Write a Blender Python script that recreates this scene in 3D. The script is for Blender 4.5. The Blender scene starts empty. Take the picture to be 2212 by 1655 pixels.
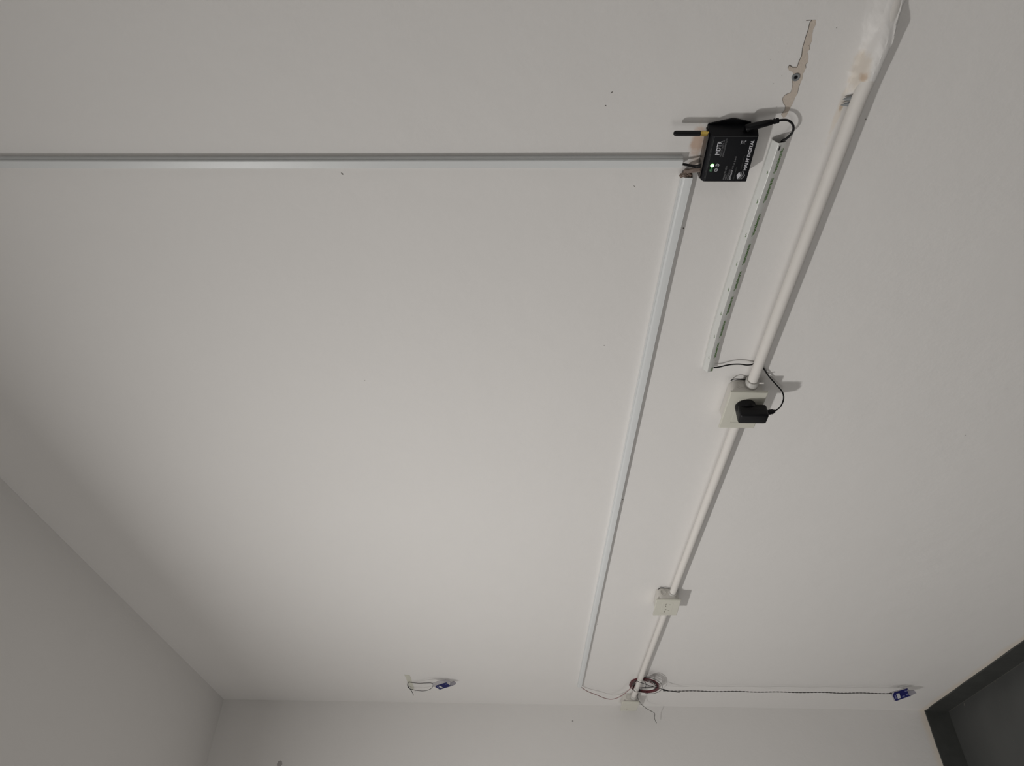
import bpy, bmesh, math, random
from mathutils import Vector, Matrix
from mathutils.geometry import tessellate_polygon
random.seed(7)
sc = bpy.context.scene
COL = sc.collection

# ------------------------------------------------------------------ camera
YAW, PITCH, ROLL = math.radians(40.625242), math.radians(1.167906), math.radians(0.385641)
FPX = 1543.0
CAM = Vector((2.86376, -0.84422, 1.59447))
FW = Vector((-math.cos(YAW)*math.cos(PITCH), math.sin(YAW)*math.cos(PITCH), math.sin(PITCH)))
_r = FW.cross(Vector((0, 0, 1))).normalized(); _u = _r.cross(FW)
_c, _s = math.cos(ROLL), math.sin(ROLL)
RR = _c*_r + _s*_u; UU = -_s*_r + _c*_u
IX, IY = -UU, -RR                     # the phone was held upright: its long side runs floor to ceiling
cam_d = bpy.data.cameras.new('camera'); cam = bpy.data.objects.new('camera', cam_d); COL.objects.link(cam)
cam_d.sensor_fit = 'HORIZONTAL'; cam_d.sensor_width = 36.0; cam_d.lens = 36.0*FPX/2212.0
cam_d.clip_start = 0.02; cam_d.clip_end = 50
M = Matrix.Identity(4)
for i in range(3):
    M[i][0] = IX[i]; M[i][1] = -IY[i]; M[i][2] = -FW[i]; M[i][3] = CAM[i]
cam.matrix_world = M
sc.camera = cam

# ------------------------------------------------------------------ world, lamps, exposure
w = bpy.data.worlds.new('world'); sc.world = w; w.use_nodes = True
w.node_tree.nodes['Background'].inputs[0].default_value = (0.6, 0.65, 0.7, 1)
w.node_tree.nodes['Background'].inputs[1].default_value = 0.0
def area(name, loc, rot, shape, size, sy, power, color):
    l = bpy.data.lights.new(name, 'AREA'); l.shape = shape; l.size = size
    if shape in ('RECTANGLE', 'ELLIPSE'): l.size_y = sy
    l.energy = power; l.color = color
    o = bpy.data.objects.new(name, l); o.location = loc; o.rotation_euler = rot; COL.objects.link(o); return o
area('ceiling_lamp', (1.42, -1.42, 2.64), (math.radians(-2), 0, 0), 'DISK', 0.13, 0.13, 24.0, (1.0, 0.985, 0.96))
area('right_fill_light', (5.17, -1.6, 1.2), (math.radians(90), 0, math.radians(90)), 'RECTANGLE', 1.8, 1.3, 8.0, (1.0, 0.995, 0.98))  # added fill by the right wall, no actual window; lifts the side wall
area('rear_fill_light', (0.9, -3.17, 1.1), (math.radians(90), 0, 0), 'RECTANGLE', 1.2, 1.3, 7.0, (1.0, 0.995, 0.98))  # second added fill, at the rear wall; brightens the lower long wall
sc.view_settings.view_transform = 'Standard'; sc.view_settings.look = 'None'
sc.view_settings.gamma = 1.0; sc.view_settings.use_curve_mapping = False
sc.view_settings.exposure = -0.05

# ------------------------------------------------------------------ measuring helpers
def W(x, y, d=0.0):
    """point on the plane d metres in front of the long wall, seen at (x, y)"""
    D = FW + IX*((x-1106)/FPX) + IY*((y-827.5)/FPX)
    return CAM + D*((-d-CAM.y)/D.y)
def WX(x, y, X):
    D = FW + IX*((x-1106)/FPX) + IY*((y-827.5)/FPX)
    return CAM + D*((X-CAM.x)/D.x)
def WP(x, y, P0, n):
    D = FW + IX*((x-1106)/FPX) + IY*((y-827.5)/FPX)
    return CAM + D*((P0-CAM).dot(n)/D.dot(n))

# ------------------------------------------------------------------ materials
def mat(name, col, rough=0.6, spec=0.5, metal=0.0, noise=0.0, nscale=40.0, bump=0.0, bscale=200.0, emit=None, estr=0.0, alpha=1.0, trans=0.0, coat=0.0):
    m = bpy.data.materials.new(name); m.use_nodes = True
    nt = m.node_tree; b = nt.nodes['Principled BSDF']
    b.inputs['Base Color'].default_value = (*col, 1)
    b.inputs['Roughness'].default_value = rough
    b.inputs['Specular IOR Level'].default_value = spec
    b.inputs['Metallic'].default_value = metal
    b.inputs['Alpha'].default_value = alpha
    b.inputs['Transmission Weight'].default_value = trans
    b.inputs['Coat Weight'].default_value = coat
    if emit: b.inputs['Emission Color'].default_value = (*emit, 1); b.inputs['Emission Strength'].default_value = estr
    tc = nt.nodes.new('ShaderNodeTexCoord')
    if noise > 0:
        n = nt.nodes.new('ShaderNodeTexNoise'); n.inputs['Scale'].default_value = nscale; n.inputs['Detail'].default_value = 5
        nt.links.new(tc.outputs['Object'], n.inputs['Vector'])
        mx = nt.nodes.new('ShaderNodeMix'); mx.data_type = 'RGBA'
        mx.inputs[6].default_value = (*[c*(1-noise) for c in col], 1); mx.inputs[7].default_value = (*[min(1, c*(1+noise)) for c in col], 1)
        nt.links.new(n.outputs['Fac'], mx.inputs[0]); nt.links.new(mx.outputs[2], b.inputs['Base Color'])
    if bump > 0:
        n = nt.nodes.new('ShaderNodeTexNoise'); n.inputs['Scale'].default_value = bscale; n.inputs['Detail'].default_value = 4
        nt.links.new(tc.outputs['Object'], n.inputs['Vector'])
        bp = nt.nodes.new('ShaderNodeBump'); bp.inputs['Strength'].default_value = bump; bp.inputs['Distance'].default_value = 0.001
        nt.links.new(n.outputs['Fac'], bp.inputs['Height']); nt.links.new(bp.outputs[0], b.inputs['Normal'])
    return m

def wall_paint(name, axis_low=True, stains=()):
    """white emulsion on rough render; cream bare strip above the skirting and a few local stains"""
    m = bpy.data.materials.new(name); m.use_nodes = True
    nt = m.node_tree; L = nt.links; b = nt.nodes['Principled BSDF']
    b.inputs['Roughness'].default_value = 0.62; b.inputs['Specular IOR Level'].default_value = 0.25
    tc = nt.nodes.new('ShaderNodeTexCoord')
    def noise(scale, detail=4, rough=.55):
        n = nt.nodes.new('ShaderNodeTexNoise'); n.inputs['Scale'].default_value = scale; n.inputs['Detail'].default_value = detail
        n.inputs['Roughness'].default_value = rough; L.new(tc.outputs['Object'], n.inputs['Vector']); return n.outputs['Fac']
    def mth(op, a, c=None, clamp=False):
        n = nt.nodes.new('ShaderNodeMath'); n.operation = op; n.use_clamp = clamp
        for i, v in enumerate((a, c)):
            if v is None: continue
            if isinstance(v, (int, float)): n.inputs[i].default_value = v
            else: L.new(v, n.inputs[i])
        return n.outputs[0]
    def mixc(f, a, c):
        n = nt.nodes.new('ShaderNodeMix'); n.data_type = 'RGBA'; L.new(f, n.inputs[0])
        for i, v in ((6, a), (7, c)):
            if isinstance(v, tuple): n.inputs[i].default_value = (*v, 1)
            else: L.new(v, n.inputs[i])
        return n.outputs[2]
    def mr(v, a, c):
        n = nt.nodes.new('ShaderNodeMapRange'); n.inputs[1].default_value = a; n.inputs[2].default_value = c
        n.interpolation_type = 'SMOOTHSTEP'; L.new(v, n.inputs[0]); return n.outputs[0]
    col = mixc(noise(3.0, 6), (0.775, 0.755, 0.735), (0.810, 0.790, 0.770))
    sx = nt.nodes.new('ShaderNodeSeparateXYZ'); L.new(tc.outputs['Object'], sx.inputs[0])
    if axis_low:
        zz = mth('ADD', sx.outputs[2], mth('MULTIPLY', mth('SUBTRACT', noise(9.0, 3), .5), .03))
        col = mixc(mth('MULTIPLY', mr(zz, .118, .092), .8), col, (0.80, 0.72, 0.62))
    for (cx, cz, rx, rz, c, s) in stains:
        dx = mth('DIVIDE', mth('SUBTRACT', sx.outputs[0], cx), rx); dz = mth('DIVIDE', mth('SUBTRACT', sx.outputs[2], cz), rz)
        r = mth('SQRT', mth('ADD', mth('MULTIPLY', dx, dx), mth('MULTIPLY', dz, dz)))
        r = mth('ADD', r, mth('MULTIPLY', mth('SUBTRACT', noise(90.0, 4), .5), 1.1))
        col = mixc(mth('MULTIPLY', mr(r, 1.0, .35), s), col, c)
    L.new(col, b.inputs['Base Color'])
    h = mth('ADD', mth('MULTIPLY', noise(14, 5), 1.0), mth('MULTIPLY', noise(120, 5, .6), .16))
    bp = nt.nodes.new('ShaderNodeBump'); bp.inputs['Strength'].default_value = .40; bp.inputs['Distance'].default_value = .0035
    L.new(h, bp.inputs['Height']); L.new(bp.outputs[0], b.inputs['Normal'])
    return m

ORANGE = (0.52, 0.30, 0.17); CREAM = (0.70, 0.60, 0.48)
STAINS = [(2.362, 1.375, .030, .012, ORANGE, .65), (2.330, 1.372, .016, .010, (0.55, .42, .32), .5),
          (2.458, 1.2035, .034, .011, CREAM, .5), (2.400, 1.2080, .045, .005, CREAM, .4),
          (2.4555, 1.2005, .0075, .004, (0.50, .33, .2), .6), (2.409, 1.2068, .006, .003, (0.50, .36, .22), .6)]
M_WALL = wall_paint('white_wall_paint', True, STAINS)
M_WALL2 = wall_paint('white_wall_paint_side', True)
M_CEIL = wall_paint('white_ceiling_paint', False)
M_PLASTER = mat('bare_beige_plaster', (0.60, 0.525, 0.455), .8, .2, noise=.08, nscale=300, bump=.4, bscale=400)
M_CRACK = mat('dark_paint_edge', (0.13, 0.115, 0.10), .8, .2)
M_FLOOR = mat('grey_cement_floor', (0.070, 0.072, 0.070), .5, .35, noise=.22, nscale=6, bump=.35, bscale=60)
M_SKIRT = mat('dark_cement_skirting', (0.056, 0.058, 0.055), .6, .3, noise=.3, nscale=18, bump=.5, bscale=70)
M_GROUT = mat('light_grey_joint', (0.125, 0.12, 0.11), .7, .2)
M_PVC = mat('white_pvc_channel', (0.70, 0.715, 0.715), .38, .45)
M_PVCG = mat('printed_film_pvc_channel', (0.70, 0.705, 0.68), .34, .5)
M_PVCIN = mat('channel_inside', (0.45, 0.44, 0.42), .6, .3)
M_COND = mat('painted_white_conduit', (0.745, 0.715, 0.68), .6, .25, noise=.02, nscale=50, bump=.18, bscale=90)
M_COLLAR = mat('grey_white_connector', (0.55, 0.535, 0.505), .4, .4)
M_BOX = mat('ivory_wall_box', (0.66, 0.635, 0.59), .5, .35, noise=.05, nscale=80)
M_PLATE = mat('cream_cover_plate', (0.66, 0.645, 0.565), .33, .45)
M_SLOT = mat('dark_slot', (0.06, 0.055, 0.05), .7, .2)
M_BLACK = mat('black_abs_enclosure', (0.0045, 0.005, 0.0072), .5, .2, bump=.08, bscale=900)
M_SHEEN = mat('glossy_dusty_tape', (0.060, 0.052, 0.046), .30, .6, noise=.35, nscale=120, bump=.4, bscale=150)
M_RUB = mat('black_rubber', (0.005, 0.005, 0.0065), .42, .25)
M_CABLE = mat('black_cable', (0.007, 0.007, 0.008), .45, .35)
M_BRASS = mat('gold_brass', (0.42, 0.29, 0.07), .28, .5, metal=.85)
M_WHITE = mat('white_print', (0.62, 0.62, 0.66), .5, .3)
M_GREYP = mat('grey_print', (0.20, 0.20, 0.21), .5, .3)
M_GREYD = mat('dark_grey_print', (0.085, 0.09, 0.09), .5, .3)
M_GREEN = mat('green_print', (0.065, 0.17, 0.022), .5, .3)
M_LEDON = mat('lit_green_led', (0.5, 1, .5), .3, .5, emit=(0.28, 1.0, 0.24), estr=3.2)
M_LEDHOT = mat('lit_green_led_core', (0.8, 1, .8), .3, .5, emit=(0.80, 1.0, 0.78), estr=3.0)
M_LEDOFF = mat('dim_green_led', (0.06, 0.17, 0.09), .2, .6)
M_PLUGG = mat('grey_nylon_plug', (0.22, 0.23, 0.235), .5, .4)
M_HOLE = mat('hole_black', (0.008, 0.008, 0.010), .8, .1)
M_TAPEB = mat('brown_sleeve', (0.17, 0.125, 0.10), .4, .5, noise=.45, nscale=250, bump=.5, bscale=300)
M_WIREB = mat('grey_brown_wire', (0.20, 0.155, 0.13), .5, .3)
M_RED = mat('dark_red_wire', (0.115, 0.012, 0.020), .4, .4)
M_PINK = mat('pink_grey_wire', (0.36, 0.24, 0.235), .5, .3)
M_THIN = mat('thin_dark_wire', (0.06, 0.058, 0.055), .5, .3)
M_BLUE = mat('blue_sensor_board', (0.017, 0.018, 0.115), .35, .4)
M_SILVER = mat('silver_chip_can', (0.55, 0.55, 0.56), .4, .5)
M_CLEAR = mat('clear_plastic_sleeve', (0.36, 0.34, 0.39), .3, .3, alpha=.34)
M_TAPE = mat('yellowish_masking_tape', (0.63, 0.62, 0.54), .7, .15)
M_TIE = mat('black_cable_tie', (0.012, 0.012, 0.012), .4, .4)

# ------------------------------------------------------------------ mesh builder
class MB:
    def __init__(s): s.v = []; s.f = []; s.m = []; s.sm = []
    def add(s, vs, fs, mi=0, smooth=False):
        o = len(s.v); s.v += [tuple(v) for v in vs]
        for f in fs: s.f.append(tuple(i+o for i in f)); s.m.append(mi); s.sm.append(smooth)
    def quad(s, a, b, c, d, mi=0): s.add([a, b, c, d], [(0, 1, 2, 3)], mi)
    def box(s, x0, x1, y0, y1, z0, z1, mi=0, bevel=0.0, seg=2, M=None):
        bm = bmesh.new(); bmesh.ops.create_cube(bm, size=1)
        for v in bm.verts:
            v.co = Vector(((x0+x1)/2+v.co.x*(x1-x0), (y0+y1)/2+v.co.y*(y1-y0), (z0+z1)/2+v.co.z*(z1-z0)))
        if bevel > 0: bmesh.ops.bevel(bm, geom=bm.edges[:], offset=bevel, segments=seg, profile=.5, affect='EDGES')
        s.bm(bm, mi, M, bevel > 0)
    def bm(s, bm, mi=0, M=None, smooth=False):
        bm.verts.ensure_lookup_table(); bm.verts.index_update()
        bmesh.ops.recalc_face_normals(bm, faces=bm.faces[:])
        s.add([(M @ v.co if M else v.co) for v in bm.verts], [[v.index for v in f.verts] for f in bm.faces], mi, smooth); bm.free()
    def prism(s, pts, A, B, mi=0, cap=True, smooth=False):
        """pts: outline of 3D points; extruded from +A to +B (vectors)"""
        n = len(pts); A = Vector(A); B = Vector(B)
        vs = [Vector(p)+A for p in pts]+[Vector(p)+B for p in pts]
        fs = [(i, (i+1) % n, n+(i+1) % n, n+i) for i in range(n)]
        if cap: fs += [tuple(reversed(range(n))), tuple(range(n, 2*n))]
        s.add(vs, fs, mi, smooth)
    def tube(s, path, r, n=10, mi=0, caps=True, squash=None):
        P = [Vector(p) for p in path]; rings = []; N = len(P)
        rr = r if isinstance(r, (list, tuple)) else [r]*N
        t = (P[1]-P[0]).normalized(); a = t.orthogonal().normalized()
        for i in range(N):
            tt = (P[min(i+1, N-1)]-P[max(i-1, 0)]).normalized()
            a = (a-tt*a.dot(tt)).normalized(); b = tt.cross(a)
            rings.append([P[i]+(a*math.cos(k*2*math.pi/n)+b*math.sin(k*2*math.pi/n))*rr[i] for k in range(n)])
        vs = [v for R in rings for v in R]
        fs = [(i*n+k, i*n+(k+1) % n, (i+1)*n+(k+1) % n, (i+1)*n+k) for i in range(N-1) for k in range(n)]
        s.add(vs, fs, mi, True)
        if caps: s.add(rings[0], [tuple(reversed(range(n)))], mi); s.add(rings[-1], [tuple(range(n))], mi)
    def lathe(s, C, axis, prof, n=24, mi=0):
        """prof: (distance along axis, radius)"""
        axis = Vector(axis).normalized(); a = axis.orthogonal().normalized(); b = axis.cross(a); C = Vector(C)
        vs = [C+axis*h+(a*math.cos(k*2*math.pi/n)+b*math.sin(k*2*math.pi/n))*max(r, 1e-6) for h, r in prof for k in range(n)]
        fs = [(i*n+k, i*n+(k+1) % n, (i+1)*n+(k+1) % n, (i+1)*n+k) for i in range(len(prof)-1) for k in range(n)]
        s.add(vs, fs, mi, True)
    def build(s, name, mats, parent=None):
        me = bpy.data.meshes.new(name); me.from_pydata(s.v, [], s.f)
        if not isinstance(mats, (list, tuple)): mats = [mats]
        for m in mats: me.materials.append(m)
        me.polygons.foreach_set('material_index', s.m); me.polygons.foreach_set('use_smooth', s.sm)
        me.update(); me.validate()
        bm = bmesh.new(); bm.from_mesh(me); bmesh.ops.recalc_face_normals(bm, faces=bm.faces[:]); bm.to_mesh(me); bm.free()
        try: me.set_sharp_from_angle(angle=math.radians(38))
        except Exception: pass
        o = bpy.data.objects.new(name, me); COL.objects.link(o)
        if parent: o.parent = parent; o.matrix_parent_inverse = parent.matrix_world.inverted() if parent.type == 'EMPTY' and False else Matrix.Translation(-parent_loc(parent))
        return o
def parent_loc(p):
    L = Vector((0, 0, 0))
    while p: L = L + p.location; p = p.parent
    return L
def tag(o, label=None, cat=None, group=None, kind=None):
    if label: o['label'] = label
    if cat: o['category'] = cat
    if group: o['group'] = group
    if kind: o['kind'] = kind
    return o
def thing(name, loc, label, cat, group=None):
    o = bpy.data.objects.new(name, None); COL.objects.link(o); o.location = loc; o.empty_display_size = .02
    return tag(o, label, cat, group)
def smooth_path(P, k=6):
    P = [Vector(p) for p in P]; out = []
    for i in range(len(P)-1):
        a = P[max(i-1, 0)]; b = P[i]; c = P[i+1]; d = P[min(i+2, len(P)-1)]
        for j in range(k):
            t = j/k
            out.append(.5*((2*b)+(c-a)*t+(2*a-5*b+4*c-d)*t*t+(3*b-a-3*c+d)*t**3))
    out.append(P[-1]); return out
def text_into(mb, s, size, origin, right, up, mi=0, width=None, bold=0.0, align='LEFT', space=1.0):
    """flat lettering: text lies in the plane right x up, baseline start at origin"""
    c = bpy.data.curves.new('t', 'FONT'); c.body = s; c.size = size; c.align_x = align; c.offset = bold; c.space_character = space
    c.resolution_u = 3
    o = bpy.data.objects.new('t', c); COL.objects.link(o)
    dg = bpy.context.evaluated_depsgraph_get(); me = bpy.data.meshes.new_from_object(o.evaluated_get(dg))
    right = Vector(right).normalized(); up = Vector(up).normalized(); origin = Vector(origin)
    xs = [v.co.x for v in me.vertices] or [0, 1]
    k = width/(max(xs)-min(xs)) if width else 1.0
    mb.add([origin+right*(v.co.x*k)+up*v.co.y for v in me.vertices], [tuple(p.vertices) for p in me.polygons], mi)
    bpy.data.objects.remove(o); bpy.data.curves.remove(c); bpy.data.meshes.remove(me)

# ================================================================== ROOM
H = 2.75; RX = 5.2; RY = -3.2; T = .12
def smoothstep(a, b, x):
    t = max(0, min(1, (x-a)/(b-a))); return t*t*(3-2*t)
def lerp_poly(pts, x):
    if x <= pts[0][0]: return pts[0][1]
    for (a, fa), (b, fb) in zip(pts, pts[1:]):
        if x <= b: return fa+(fb-fa)*(x-a)/(b-a)
    return pts[-1][1]
# lump of filler plaster burying the conduit at its right end (upper and lower outlines)
up_pts = sorted([(W(x, y).x, W(x, y).z) for x, y in [(1814, 285), (1822, 250), (1831, 205), (1832, 185), (1838, 155), (1851, 130), (1862, 110), (1866, 85), (1870, 55), (1876, 20), (1880, 0), (1884, -20)]])
lo_pts = sorted([(W(x, y).x, W(x, y).z) for x, y in [(1845, 285), (1858, 250), (1876, 200), (1888, 160), (1900, 130), (1910, 105), (1918, 70), (1926, 40), (1940, 12), (1950, -20)]])
CZ = lambda X: 1.1945+.0035*(2.4-X)/2.1 if X < 2.42 else 1.1945-.0055*(X-2.42)/.1
random.seed(3)
_ph = [random.uniform(0, 6.28) for _ in range(12)]
def mound(X, Z):
    on = smoothstep(2.417, 2.455, X)
    sink = 1-.80*smoothstep(2.488, 2.545, X)
    zu, zl = lerp_poly(up_pts, X), lerp_poly(lo_pts, X)
    zu += .0008*math.sin(X*210+_ph[0])+.0005*math.sin(X*470+_ph[1])
    cz = CZ(X); R = .0100
    hc = .0118+math.sqrt(max(R*R-(Z-cz)**2, 0))-.0006 if abs(Z-cz) < R else (.0112*max(0, 1-(Z-cz-R)/.004) if Z > cz else 0)
    if Z < cz: hc = hc*(1-smoothstep(.75, 1.0, (cz-Z)/R)*.9)
    t = (Z-cz)/max(zu-cz, .004)
    hf = .0215*(1-max(t, 0))**1.15 if 0 <= t < 1 else (.0215*(1-smoothstep(0, .0105, cz-Z)) if t < 0 else 0)
    edge = .0010*math.exp(-((t-1.0)/.10)**2) if t > 0 else 0
    low = .0016*math.exp(-((Z-zl+.0005)/.0011)**2)*smoothstep(2.46, 2.485, X)*(1-smoothstep(2.525, 2.545, X))
    rough = (.00035*math.sin(X*300+_ph[5])*math.sin(Z*500+_ph[6])+.00015*math.sin(X*900)*math.sin(Z*1100)) if 0 < t < 1 else 0
    return on*sink*(max(hc, hf)+edge+rough)+low
mb = MB()
px0, px1, pz0, pz1 = 2.36, 2.72, 1.13, 1.25
for (a, b, c, d) in ((0, px0, 0, H), (px1, RX, 0, H), (px0, px1, 0, pz0), (px0, px1, pz1, H)):
    mb.quad((a, 0, c), (b, 0, c), (b, 0, d), (a, 0, d))
nx, nz = 300, 110
vs = [(px0+(px1-px0)*i/nx, -max(0.0, mound(px0+(px1-px0)*i/nx, pz0+(pz1-pz0)*j/nz)), pz0+(pz1-pz0)*j/nz) for j in range(nz+1) for i in range(nx+1)]
mb.add(vs, [(j*(nx+1)+i, j*(nx+1)+i+1, (j+1)*(nx+1)+i+1, (j+1)*(nx+1)+i) for j in range(nz) for i in range(nx)], 0, True)
# flaked paint showing plaster
def P5(a, b): return (1640+a/6.13, b/6.13)
peel = [(695, 265), (750, 262), (745, 330), (728, 365), (712, 390), (710, 420), (703, 445), (697, 540), (680, 575), (668, 600), (665, 655), (635, 690), (648, 730), (650, 770), (640, 830), (612, 852), (618, 900), (605, 925), (590, 960), (575, 985), (572, 1040), (552, 1085), (540, 1110), (525, 1140), (515, 1190), (505, 1240), (485, 1275), (470, 1300), (455, 1345), (440, 1380), (418, 1415), (400, 1450), (375, 1500), (352, 1545), (318, 1560), (290, 1520), (310, 1490), (340, 1450), (345, 1400), (320, 1370), (305, 1310), (320, 1280), (345, 1255), (380, 1238), (412, 1230), (430, 1180), (440, 1110), (435, 1070), (450, 1000), (455, 975), (430, 945), (395, 935), (378, 900), (398, 860), (440, 890), (500, 888), (530, 800), (560, 740), (575, 620), (595, 560), (610, 500), (635, 430), (650, 380), (668, 300)]
def flat_poly(mb, pts, d, mi):
    P = [Vector((p[0], -d, p[1])) for p in pts]
    mb.add(P, [tuple(t) for t in tessellate_polygon([P])], mi)
PW = [(W(*P5(a, b)).x, W(*P5(a, b)).z) for a, b in peel]
flat_poly(mb, PW, .00025, 1)
def line_strip(mb, pts, d, wd, mi):
    for (a, b) in zip(pts, pts[1:]):
        a = Vector(a); b = Vector(b); t = (b-a)
        if t.length < 1e-6: continue
        n = Vector((-t.y, t.x)).normalized()*wd/2
        mb.quad((a.x-n.x, -d, a.y-n.y), (b.x-n.x, -d, b.y-n.y), (b.x+n.x, -d, b.y+n.y), (a.x+n.x, -d, a.y+n.y), mi)
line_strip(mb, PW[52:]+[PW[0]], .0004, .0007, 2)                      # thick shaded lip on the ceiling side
line_strip(mb, [(W(*P5(620, 270)).x, W(*P5(620, 270)).z), PW[0]], .0004, .0005, 2)
for a, b in ((35, 50), (22, 26), (14, 17), (8, 11), (40, 44)): line_strip(mb, PW[a:b], .0004, .0003, 2)
# specks and scratches on the paint
def spk(x, y, r, el=1.0, ang=0, mi=2, d=.0004):
    c = W(x, y); pts = []
    for k in range(9):
        a = k*2*math.pi/9; r_ = r*.75; u, v = r_*el*math.cos(a)*random.uniform(.8, 1.2), r_*math.sin(a)*random.uniform(.8, 1.2)
        pts.append((c.x+u*math.cos(ang)-v*math.sin(ang), c.z+u*math.sin(ang)+v*math.cos(ang)))
    flat_poly(mb, pts, d, mi)
for s in [(1321.5, 199.5, .0006, 3.2, -.9), (1308, 228.3, .0008, 1.6, 1.5), (1345, 1079, .0024, 1.0, 0), (1291, 1349, .0014, 1.6, 0), (952, 1430, .0020, 1.2, 0),
          (1746, 98, .0006, 1, 0), (1807, 60, .0004, 2, 1), (1870, 257, .0007, 1.5, 1.4), (1769, 437, .0006, 1, 0), 
          (1305, 746, .0010, 1, 0), (1476, 493, .0010, 2.2, .3), (739, 375, .0009, 3.2, .6), (1370, 402, .0004, 5, .9), (788, 822, .0004, 6, -.4), (2085, 940, .0010, 1, 0)]:
    spk(*s)
for k in range(9): spk(1700+k*2.2-20*(k % 3), 95+17*k, .0003, 1.5, k)
tag(mb.build('wall_front', [M_WALL, M_PLASTER, M_CRACK]), kind='structure')
mb = MB(); mb.box(-T, 0, RY-T, T, -T, H+T)
c1 = WX(1237, 1558, 0.0)
for (x, y, r) in ((1237, 1558, .0035), (604, 1651, .012)):
    c = WX(x, y, 0.0)
    bm = bmesh.new(); vv = [bm.verts.new(Vector((.0006, c.y+r*math.cos(a*.785), c.z+r*.8*math.sin(a*.785)))) for a in range(8)]
    bm.faces.new(vv); mb.bm(bm, 1)
M_SMUDGE = mat('grey_smudge', (0.42, .40, .39), .7, .2)
tag(mb.build('wall_left', [M_WALL2, M_SMUDGE]), kind='structure')
mb = MB(); mb.box(RX, RX+T, RY-T, T, -T, H+T); tag(mb.build('wall_right', M_WALL2), kind='structure')
mb = MB(); mb.box(0, RX, RY-T, RY, 0, H); tag(mb.build('wall_rear', M_WALL2), kind='structure')
mb = MB(); mb.box(0, RX, RY, 0, -T, 0)
random.seed(5)
for (x, y, r) in ((2084, 1522, .006), (2151, 1472.5, .004), (2105, 1543, .0025), (2160, 1514, .003), (2190, 1600, .003), (2126, 1620, .002), (2180, 1560, .002)):
    D = FW + IX*((x-1106)/FPX) + IY*((y-827.5)/FPX); c = CAM + D*((0-CAM.z)/D.z)
    bm = bmesh.new(); bm.faces.new([bm.verts.new(Vector((c.x+r*random.uniform(.6, 1.1)*math.cos(a*.785), c.y+r*random.uniform(.6, 1.1)*math.sin(a*.785), .0005))) for a in range(8)]); mb.bm(bm, 1)
mb.quad((.0065, -.0052, .0008), (3.5, -.0052, .0008), (3.5, -.0034, .0008), (.0065, -.0034, .0008), 1)
tag(mb.build('floor', [M_FLOOR, M_GROUT]), kind='structure')
mb = MB(); mb.box(0, RX, RY, 0, H, H+T); tag(mb.build('ceiling', M_CEIL), kind='structure')
# skirtings, hand-trowelled: the top edge wavers
def skirt(n, f, L, th=.0032):
    mb = MB(); vs = []; fs = []
    for i in range(n+1):
        s = L*i/n; h = .0872+.0005*math.sin(s*23)+.0004*math.sin(s*61+1)+.0003*math.sin(s*170)
        h += (-.0055*math.exp(-((s-.018)/.012)**2))*f
        o = th+.0007*math.sin(s*31+2)
        vs += [(s, 0, 0), (s, -o, 0), (s, -o, h-.0015), (s, -o+.0015, h), (s, 0, h)]
    for i in range(n):
        a = i*5; b = a+5
        fs += [(a+k, b+k, b+k+1, a+k+1) for k in range(4)]
    return vs, fs
mb = MB(); vs, fs = skirt(260, 1.0, RX); mb.add(vs, fs, 0, True); tag(mb.build('baseboard_front', M_SKIRT), kind='structure')
mb = MB(); vs, fs = skirt(160, 0.0, 3.2); mb.add([(-y, -x, z) for x, y, z in vs], fs, 0, True); tag(mb.build('baseboard_left', M_SKIRT), kind='structure')

# ================================================================== WHITE CABLE CHANNELS
def channel(mb, prof, A, B, th=.0011, mi=0, mi_in=1):
    """hollow trunking: prof = outer outline (u across, d out of wall) open polyline starting and ending at the wall; A,B: functions mapping (u,d)->3D at each end"""
    n = len(prof); C = (sum(p[0] for p in prof)/n, 0.003)
    inner = []
    for (u, d) in prof:
        v = Vector((u-C[0], d-C[1])); v = v*(1-th/max(v.length, 1e-4)); inner.append((C[0]+v.x, max(C[1]+v.y, .0008 if d < .001 else 0)))
    for st in (0,):
        vo = [A(*p) for p in prof]+[B(*p) for p in prof]; mb.add(vo, [(i, i+1, n+i+1, n+i) for i in range(n-1)], mi)
        vi = [A(*p) for p in inner]+[B(*p) for p in inner]; mb.add(vi, [(i+1, i, n+i, n+i+1) for i in range(n-1)], mi_in)
        for F in (A, B):
            ve = [F(*p) for p in prof]+[F(*p) for p in inner]; mb.add(ve, [(i, i+1, n+i+1, n+i) for i in range(n-1)], mi)
# horizontal run (three collinear pieces follow its slight rise)
HP = [(0, 0), (0, .0055), (-.0008, .0068), (-.0036, .0092), (-.0045, .0096), (-.0142, .0096), (-.0150, .0088), (-.0150, 0)]
Hz = lambda X: 1.3885+(.0185)*((2.315-X)/2.1)**.62 if X < 2.315 else 1.3885
root = thing('cable_channel', (1.2, 0, 1.40), 'long white plastic cable channel running level from the black device towards the far corner', 'cable channel')
mb = MB(); xs = [2.315-.0001]+[2.315-(2.315-.232)*(i/14)**1.0 for i in range(1, 15)]
for a, b in zip(xs, xs[1:]):
    channel(mb, HP, lambda u, d, X=a: Vector((X, -d, Hz(X)+u)), lambda u, d, X=b: Vector((X, -d, Hz(X)+u)))
mb.build('channel_body', [M_PVC, M_PVCIN], root)
mb = MB()
for a, b in zip(xs, xs[1:]):   # the snap-on lid's lip, a shallow ridge
    for u, d in ((-.0009, .0072), (-.0143, .0095)):
        pa = Vector((a, -d, Hz(a)+u)); pb = Vector((b, -d, Hz(b)+u))
        mb.tube([pa, pb], .00035, 6)
mb.build('lid_seam', M_PVC, root)
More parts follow.
